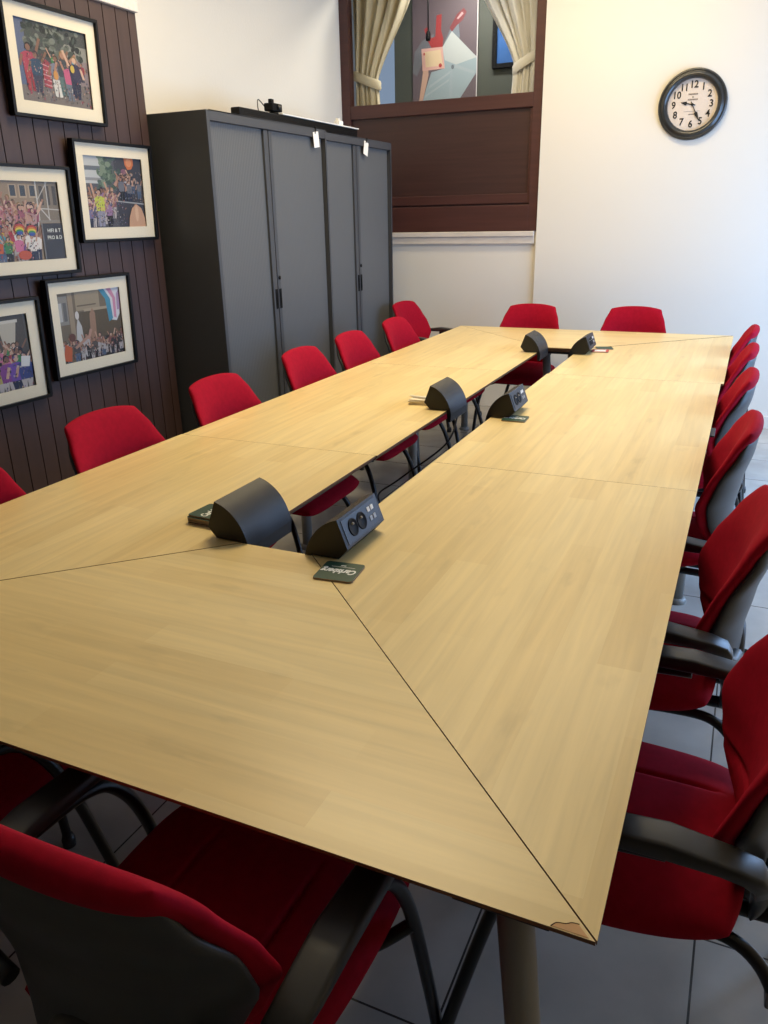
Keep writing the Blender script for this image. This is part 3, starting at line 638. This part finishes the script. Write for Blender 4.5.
def make_chair(arms=True):
    t = thing('armchair' if arms else 'conference_chair', 'red chair', 'chair', (0, 0, 0), 0, 'red chairs around the table')
    # seat
    us = sorted(set(cs(36)+[s*(.42+d) for s in (-1, 1) for d in (-.05, -.025, -.012, 0, .012, .025, .05)]))
    vs = cs(30)
    def seat_mid(u, v):
        a, c = squ(u, v, .32); hw = .236+.010*c-.014*c*c
        y = .072+.256*c; z = .448+.012*(1-a*a)-.028*max(0, c-.35)**2*2.2+.012*max(0, -c)**2
        return Vector((a*hw, y, z)), Vector((0, 0, 1))
    def seat_th(u, v):
        gr = .008*math.exp(-((abs(u)-.42)/.018)**2)*(1 if -.75 < v < .35 else 0)
        return Pair((.034-gr, .034))
    obj('seat', cushion(us, vs, seat_mid, seat_th), M['red'], t)
    b = NB(); bx(b, -.15, .15, -.11, .26, .402, .424); bevel(b, .008); obj('seat_pan', b, M['arm'], t)
    # back cushion
    def back_mid(u, v):
        a, c = squ(u, v, .16 if v > 0 else .55); z = .47+(c+1)/2*.418; hw = lerp_tab(HW, z); y = lerp_tab(YC, z)
        dz = .01; s = (lerp_tab(YC, z+dz)-lerp_tab(YC, z-dz))/(2*dz); n = Vector((0, 1, -s)).normalized()
        return Vector((a*hw, y-.022+lerp_tab(WR, z)*abs(a)**2.2, z-.012*a*a*max(0, c)**3)), n
    def back_th(u, v):
        crease = .010*math.exp(-((v+.52+.12*u*u)/.03)**2)
        return Pair((.024-crease, .014+.026*max(0, (v-.66)/.34)))
    vb = sorted(set(cs(36)+[-.52+d for d in (-.06, -.03, -.015, 0, .015, .03, .06)]))
    obj('backrest', cushion(cs(36), vb, back_mid, back_th, 6, 2.4), M['red'], t)
    # plastic shell
    SW = [(.36, .085), (.42, .095), (.50, .135), (.58, .182), (.66, .214), (.74, .206), (.82, .182), (.88, .162)]
    SY = [(.36, -.205), (.44, -.212), (.52, -.208), (.60, -.208), (.70, -.222), (.80, -.246), (.90, -.268)]
    def shell_mid(u, v):
        a, c = squ(u, v, .3); z = .37+(c+1)/2*.49; hw = lerp_tab(SW, z); y = lerp_tab(SY, z)
        return Vector((a*hw, y-.004+(lerp_tab(WR, z)*.80)*abs(a)**2.2, z)), Vector((0, -1, -.15)).normalized()
    so = obj('back_shell', cushion(cs(24), cs(30), shell_mid, lambda u, v: Pair((.016, .016)), 8, 2), M['shell'], t)
    b = NB(); n = 28; out = []
    for k in range(n):
        a = 2*PI*k/n; x = .080*math.cos(a); z = .47+(.115 if math.sin(a) > 0 else .07)*math.sin(a); out.append((x, z))
    loft(b, [[(x*s, lerp_tab(SY, z)-d, .47+(z-.47)*s) for x, z in out] for s, d in ((1.10, .010), (1.0, .022), (.9, .026), (.4, .0265))]); obj('boss', b, M['shell'], so)
    # frame
    for s in (-1, 1):
        b = NB(); tube(b, spline([(s*.278, .285, .006), (s*.270, .238, .22), (s*.262, .175, .46), (s*.258, .118, .575), (s*.256, .055, .620), (s*.254, -.06, .632)] if arms else [(s*.250, .315, .006), (s*.236, .275, .22), (s*.205, .22, .365), (s*.150, .15, .390), (s*.125, .05, .388)], 7), .0115, 12)
        lg = obj('leg', b, M['tube'], t)
        b = NB(); lathe(b, [(.0001, 0), (.016, 0), (.017, .02), (.0125, .035), (.0001, .035)], 16); b.transform(Matrix.Translation((s*(.278 if arms else .250), .285 if arms else .315, 0))); obj('rubber_foot', b, M['arm'], lg)
        b = NB(); tube(b, spline(([(s*.262, .185, .430), (s*.215, .15, .402)] if arms else [])+[(s*.150, .09, .388), (s*.125, -.10, .388), (s*.130, -.195, .376), (s*.155, -.250, .31), (s*.200, -.285, .17), (s*.240, -.305, .006)], 7), .0115, 12)
        lg = obj('leg', b, M['tube'], t)
        b = NB(); lathe(b, [(.0001, 0), (.016, 0), (.017, .02), (.0125, .035), (.0001, .035)], 16); b.transform(Matrix.Translation((s*.240, -.305, 0))); obj('rubber_foot', b, M['arm'], lg)
        b = NB(); bx(b, s*.150-.016, s*.150+.016, -.262, -.232, .305, .330); bevel(b, .003); obj('linking_clip', b, M['clip'], lg)
        # arm: plastic pad turned down at both ends, strut down to the frame
        if arms:
            b = NB(); rings = []
            for y, z, hw, th, xo in [(-.190, .592, .013, .010, -.022), (-.187, .617, .019, .013, -.014), (-.173, .638, .0245, .015, -.005), (-.140, .650, .0265, .0155, 0), (-.06, .657, .0275, .0155, 0), (.05, .653, .026, .0155, .002), (.10, .645, .023, .014, .003), (.128, .628, .018, .011, .004)]:
                ang = 0 if z > .655 else (.9 if y < 0 else -.6)
                rr = []
                for k in range(16):
                    a = 2*PI*k/16; cx_ = math.copysign(abs(math.cos(a))**.35, math.cos(a))*hw; cz = math.copysign(abs(math.sin(a))**.35, math.sin(a))*th
                    rr.append((s*(.256+xo)+cx_, y-math.sin(ang)*cz, z+math.cos(ang)*cz))
                rings.append(rr)
            loft(b, rings); ar = obj('armrest', b, M['arm'], t)
            b = NB(); tube(b, spline([(s*.236, -.185, .605), (s*.205, -.200, .585), (s*.14, -.212, .57)], 5), .013, 10); obj('bracket', b, M['arm'], ar)
        b = NB(); tube(b, spline([(s*.055, -.06, .392), (s*.055, -.19, .386), (s*.055, -.245, .392), (s*.055, -.262, .425), (s*.055, -.240, .47)], 6), .014, 12); obj('back_support', b, M['tube'], t)
    b = NB(); tube(b, [(-.145, .07, .388), (.145, .07, .388)], .0105, 10); tube(b, [(-.125, -.08, .388), (.125, -.08, .388)], .0105, 10); obj('seat_frame', b, M['tube'], t)
    return t
protos = {}
def chair(x, y, face, label, arms=False):
    """face: direction the sitter looks, degrees from +x"""
    rz = math.radians(face-90)
    if arms not in protos:
        p = protos[arms] = make_chair(arms); p.location = (x, y, 0); p.rotation_euler = (0, 0, rz); p['label'] = label
    else: dup(protos[arms], (x, y, 0), rz, label)
N_ = 180
chair(1.795, .535, N_, 'red armchair at the right of the table, nearest the viewer', True)
chair(1.722, 1.145, N_+2, 'red armchair second from the viewer along the right side', True)
chair(1.680, 1.96, N_, 'red chair third from the viewer along the right side, grey shell showing')
chair(1.668, 2.76, N_, 'red chair third from the far end of the right side')
chair(1.668, 3.46, N_, 'red chair second from the far end of the right side')
chair(1.670, 4.16, N_, 'red chair farthest along the right side, near the clock wall')
chair(.145, .67, 0, 'barely visible red chair at the left frame edge beside the table')
chair(.145, 1.305, 0, 'red chair on the left in front of the brown boards')
chair(.145, 1.95, 0, 'red chair on the left in front of the black cabinet side')
chair(.11, 2.71, 0, 'red chair on the left before the near cabinet doors')
chair(.09, 3.30, 0, 'red chair on the left before the cabinet joint')
chair(.075, 3.96, 0, 'red chair on the left before the far cabinet, overlapping the corner chair')
chair(-.265, 4.90, -6, 'red armchair set back in the far left corner, one arm showing', True)
chair(.475, 4.73, -90, 'red chair against the back wall below the interior window')
chair(1.185, 4.73, -90, 'red chair against the back wall below the clock')
chair(1.240, .012, 90, 'dark red armchair in the near foreground, back to the viewer', True)
chair(.50, .03, 90, 'shadowed red armchair at the lower left frame edge under the table', True)

# ------------------------------------------------------------------ desk power boxes, coasters, papers
def power_box(y, sgn, label):
    """sgn +1: sockets face +x; -1: sockets face -x; local x measured from the gap centre x=.9"""
    r = thing('power_outlet_box', label, 'power outlet', (.9, y, TZ), 0, 'charcoal socket boxes along the gap')
    prof = [(.172, .003), (.196, .030), (.170, .099)]
    n = 22
    for k in range(1, n+1):
        a = k/n; p0, p1, p2, p3 = Vector((.170, .099)), Vector((.118, .085)), Vector((.088, .040)), Vector((.079, -.012))
        q = p0*(1-a)**3+3*p1*a*(1-a)**2+3*p2*a*a*(1-a)+p3*a**3; prof.append((q.x, q.y))
    prof += [(.082, -.045), (.095, -.045), (.098, .003)]
    ln = .205
    b = NB(); loft(b, [[(sgn*x, yy, z) for x, z in prof] for yy in (.004, ln-.004)])
    for f in b.faces: f.smooth = False
    body = obj('housing', b, M['box'], r)
    for y0, y1 in ((0, .004), (ln-.004, ln)):
        b = NB(); loft(b, [[(sgn*x, yy, z) for x, z in prof] for yy in (y0, y1)])
        for f in b.faces: f.smooth = False
        obj('end_cap', b, M['boxend'], r)
    # sockets lie in the tilted face from (.196,.030) to (.170,.099)
    mid = Vector((sgn*.183, 0, .0645)); up = Vector((sgn*-.026, 0, .069)).normalized(); out = Vector((up.z*sgn, 0, -up.x*sgn)).normalized()
    if out.x*sgn < 0: out = -out
    yv = Vector((0, 1, 0))
    mt = lambda yy, uu, ht: Matrix(((yv.x, up.x, out.x, mid.x+up.x*uu+out.x*ht), (yv.y, up.y, out.y, yy), (yv.z, up.z, out.z, mid.z+up.z*uu+out.z*ht), (0, 0, 0, 1)))
    b = NB(); v = [b.verts.new(p) for p in ((-.09, -.030, 0), (.09, -.030, 0), (.09, .030, 0), (-.09, .030, 0), (-.09, -.030, .0015), (.09, -.030, .0015), (.09, .030, .0015), (-.09, .030, .0015))]
    for f in ((0, 3, 2, 1), (4, 5, 6, 7), (0, 1, 5, 4), (1, 2, 6, 5), (2, 3, 7, 6), (3, 0, 4, 7)): b.faces.new([v[i] for i in f])
    b.transform(mt(ln/2, 0, 0)); plate = obj('socket_plate', b, mat('plate_grey', (40, 40, 41), .45) if 'plate_grey' not in bpy.data.materials else bpy.data.materials['plate_grey'], r)
    for yy in (.055, .100):
        b = NB(); lathe(b, [(.0215, .0015), (.0215, .0035), (.019, .0035), (.0175, .0018), (.0001, .0018)], 28); b.transform(mt(yy, 0, 0)); s_ = obj('socket', b, M['recess'], plate)
        b = NB(); lathe(b, [(.003, .0018), (.0028, .006), (.0001, .0065)], 10); b.transform(mt(yy, .008, 0)); obj('earth_pin', b, M['leg'], s_)
    for yy in (.146, .165):
        for uu in (.013, -.010):
            b = NB(); bx(b, -.007, .007, -.006, .006, .0015, .003); bevel(b, .001, 1); b.transform(mt(yy, uu, 0)); obj('data_port', b, M['tag'] if uu > 0 else M['leg'], plate)
    return r
for y, nm in ((.800, 'in the near pair by the green coaster stack'), (2.275, 'in the middle pair beside the cream papers'), (3.79, 'in the far pair nearest the back wall')):
    power_box(y, -1, 'charcoal curved socket box on the left side, '+nm.replace('by the green coaster stack', 'with the coaster stack'))
for y, nm in ((.797, 'near pair, next to the lone green coaster'), (2.235, 'middle pair, sockets facing right'), (3.80, 'far pair, next to the red coaster')):
    power_box(y, 1, 'charcoal socket box on the right side, '+nm)

def coaster(x, y, z, rz, label, face='green', logo=True, group=None):
    r = thing('coaster', label, 'coaster', (x, y, z), rz, group)
    b = NB(); s, c = .0465, .008
    poly = []
    for qx, qy, a0 in ((s-c, s-c, 0), (-s+c, s-c, PI/2), (-s+c, -s+c, PI), (s-c, -s+c, 3*PI/2)):
        poly += [(qx+c*math.cos(a0+k*PI/8), qy+c*math.sin(a0+k*PI/8)) for k in range(5)]
    prism(b, poly, 0, .004, 0, 1); obj('card', b, [M['coast'] if face == 'green' else M['coastr'], M['coastedge']], r)
    if logo:
        b = NB()
        if face == 'green':
            merge(b, text_bm('Carlsberg', .0225, .0002, .25, .0008), Matrix.Translation((0, .001, .0043)) @ Matrix.Diagonal((.93, 1.35, 1, 1)))
            bx(b, -.030, .026, -.0215, -.0202, .0040, .0044); bx(b, -.006, .006, -.030, -.0265, .0040, .0044)
        else:
            for q in ((-.034, .034, -.034, -.026), (-.034, .034, .026, .034), (-.030, .030, -.02, .02)): bx(b, q[0], q[1], q[2], q[3], .0040, .0044)
        obj('logo_print', b, M['coastw'], r)
    return r
coaster(1.104, .737, TZ+.0005, PI+.10, 'green printed coaster lying alone on the near table joint')
sx, sy = .640, .905
names = ['lowest coaster of the stack behind the near left socket box', 'second coaster from the bottom of the stack by the near left socket box', 'middle dark coaster in the stack by the near left socket box', 'coaster just under the top of the stack by the near left socket box', 'top green coaster with white lettering, on the stack by the near left socket box']
for i, nm in enumerate(names):
    coaster(sx+random.uniform(-.004, .004), sy+random.uniform(-.004, .004), TZ+.0005+i*.0047, PI/2+random.uniform(-.08, .08), nm, 'green', i == 4, 'stacked coasters')
coaster(1.098, 2.238, TZ+.0005, PI+.05, 'green coaster in front of the middle right socket box')
coaster(1.130, 3.95, TZ+.0005, .1, 'red and white coaster by the far right socket box', 'red')
coaster(1.135, 4.06, TZ+.0005, .3, 'green coaster just behind the red one by the far right socket box', 'green', False)
for i, (dx, rz) in enumerate(((0, .05), (.006, -.04), (-.004, .1), (.004, .02))):
    b = NB(); bx(b, -.065, .065, -.038, .038, 0, .0052); bevel(b, .001, 1)
    o = obj('paper_pad', b, M['paper'], None, loc=(.672+dx, 2.375, TZ+.0005+i*.0056)); o.rotation_euler = (0, 0, rz)
    tag(o, ['bottom', 'second', 'third', 'topmost'][i]+' cream card pad in the pile beside the middle left socket box', 'paper', 'pile of cream pads')
pn = thing('ballpoint_pen', 'pale pen lying on the pile of cream pads', 'pen', (.657, 2.365, TZ+.0005+4*.0056+.005), 2.9)
b = NB(); tube(b, [(-.055, 0, 0), (.05, 0, 0), (.065, 0, 0)], [.0045, .0045, .001], 10); obj('barrel', b, M['tag'], pn)
b = NB(); tube(b, [(-.062, 0, 0), (-.055, 0, 0)], .003, 8); obj('push_button', b, M['leg'], pn)
# cables hanging from the boxes
def cable(pts, label):
    b = NB(); tube(b, spline(pts, 8), .004, 8); tag(obj('power_cable', b, M['cable']), label, 'cable', 'cables in the gap')
cable([(.815, 2.37, .692), (.80, 2.27, .60), (.62, 2.2, .45), (.45, 2.35, .30), (.42, 2.6, .10), (.44, 2.8, .005), (.50, 3.0, .005)], 'black cable drooping from the middle left socket box')
cable([(.80, .90, .692), (.80, .95, .5), (.72, 1.15, .2), (.66, 1.3, .005), (.74, 1.42, .005), (.64, 1.5, .005)], 'black cable coiling on the floor below the near left socket box')

# ------------------------------------------------------------------ light
def area(name, loc, rot, sx, sy, power, col, spread=180):
    l = bpy.data.lights.new(name, 'AREA'); l.shape = 'RECTANGLE'; l.size = sx; l.size_y = sy; l.energy = power; l.color = col; l.spread = math.radians(spread)
    o = bpy.data.objects.new(name, l); COL.objects.link(o); o.location = loc; o.rotation_euler = rot
    return o
area('window_daylight', (XR+.12, (WY0+WY1)/2, (WZ0+WZ1)/2), (0, PI/2, 0), WZ1-WZ0-.1, WY1-WY0-.1, 124, (.35, .58, 1.0))
area('ceiling_lamp', (.8, 4.5, H-.02), (0, 0, 0), 1.5, .4, 34, (1.0, .76, .40))
area('ceiling_lamp', (.4, 2.5, H-.02), (0, 0, 0), 1.5, .4, 52, (1.0, .80, .48), 165)
area('far_room_fill', (-.3, 5.85, H-.03), (0, 0, 0), .8, .15, 20, (1.0, .95, .88))  # added fill for the neighbouring room, not one of its fittings
wd = bpy.data.worlds.new('sky'); sc.world = wd; wd.use_nodes = True
wd.node_tree.nodes['Background'].inputs[0].default_value = (.55, .72, 1, 1); wd.node_tree.nodes['Background'].inputs[1].default_value = .4

# ------------------------------------------------------------------ camera
cam = bpy.data.cameras.new('camera'); co = bpy.data.objects.new('camera', cam); COL.objects.link(co)
r = Vector((0.91190856, 0.40994793, -0.01911766)); u = Vector((-0.12889634, 0.33032768, 0.93502372)); f = Vector((-0.38962613, 0.85019193, -0.35406942))
mw = Matrix((r, u, -f)).transposed().to_4x4(); mw.translation = (1.85864, -.66235, 1.48431); co.matrix_world = mw
cam.sensor_fit = 'AUTO'; cam.sensor_width = 36; cam.lens = 36*778.9/1024; cam.clip_start = .02
sc.camera = co
sc.view_settings.view_transform = 'Standard'; sc.view_settings.look = 'None'; sc.view_settings.gamma = 1; sc.view_settings.exposure = 0
sc.view_settings.use_curve_mapping = False
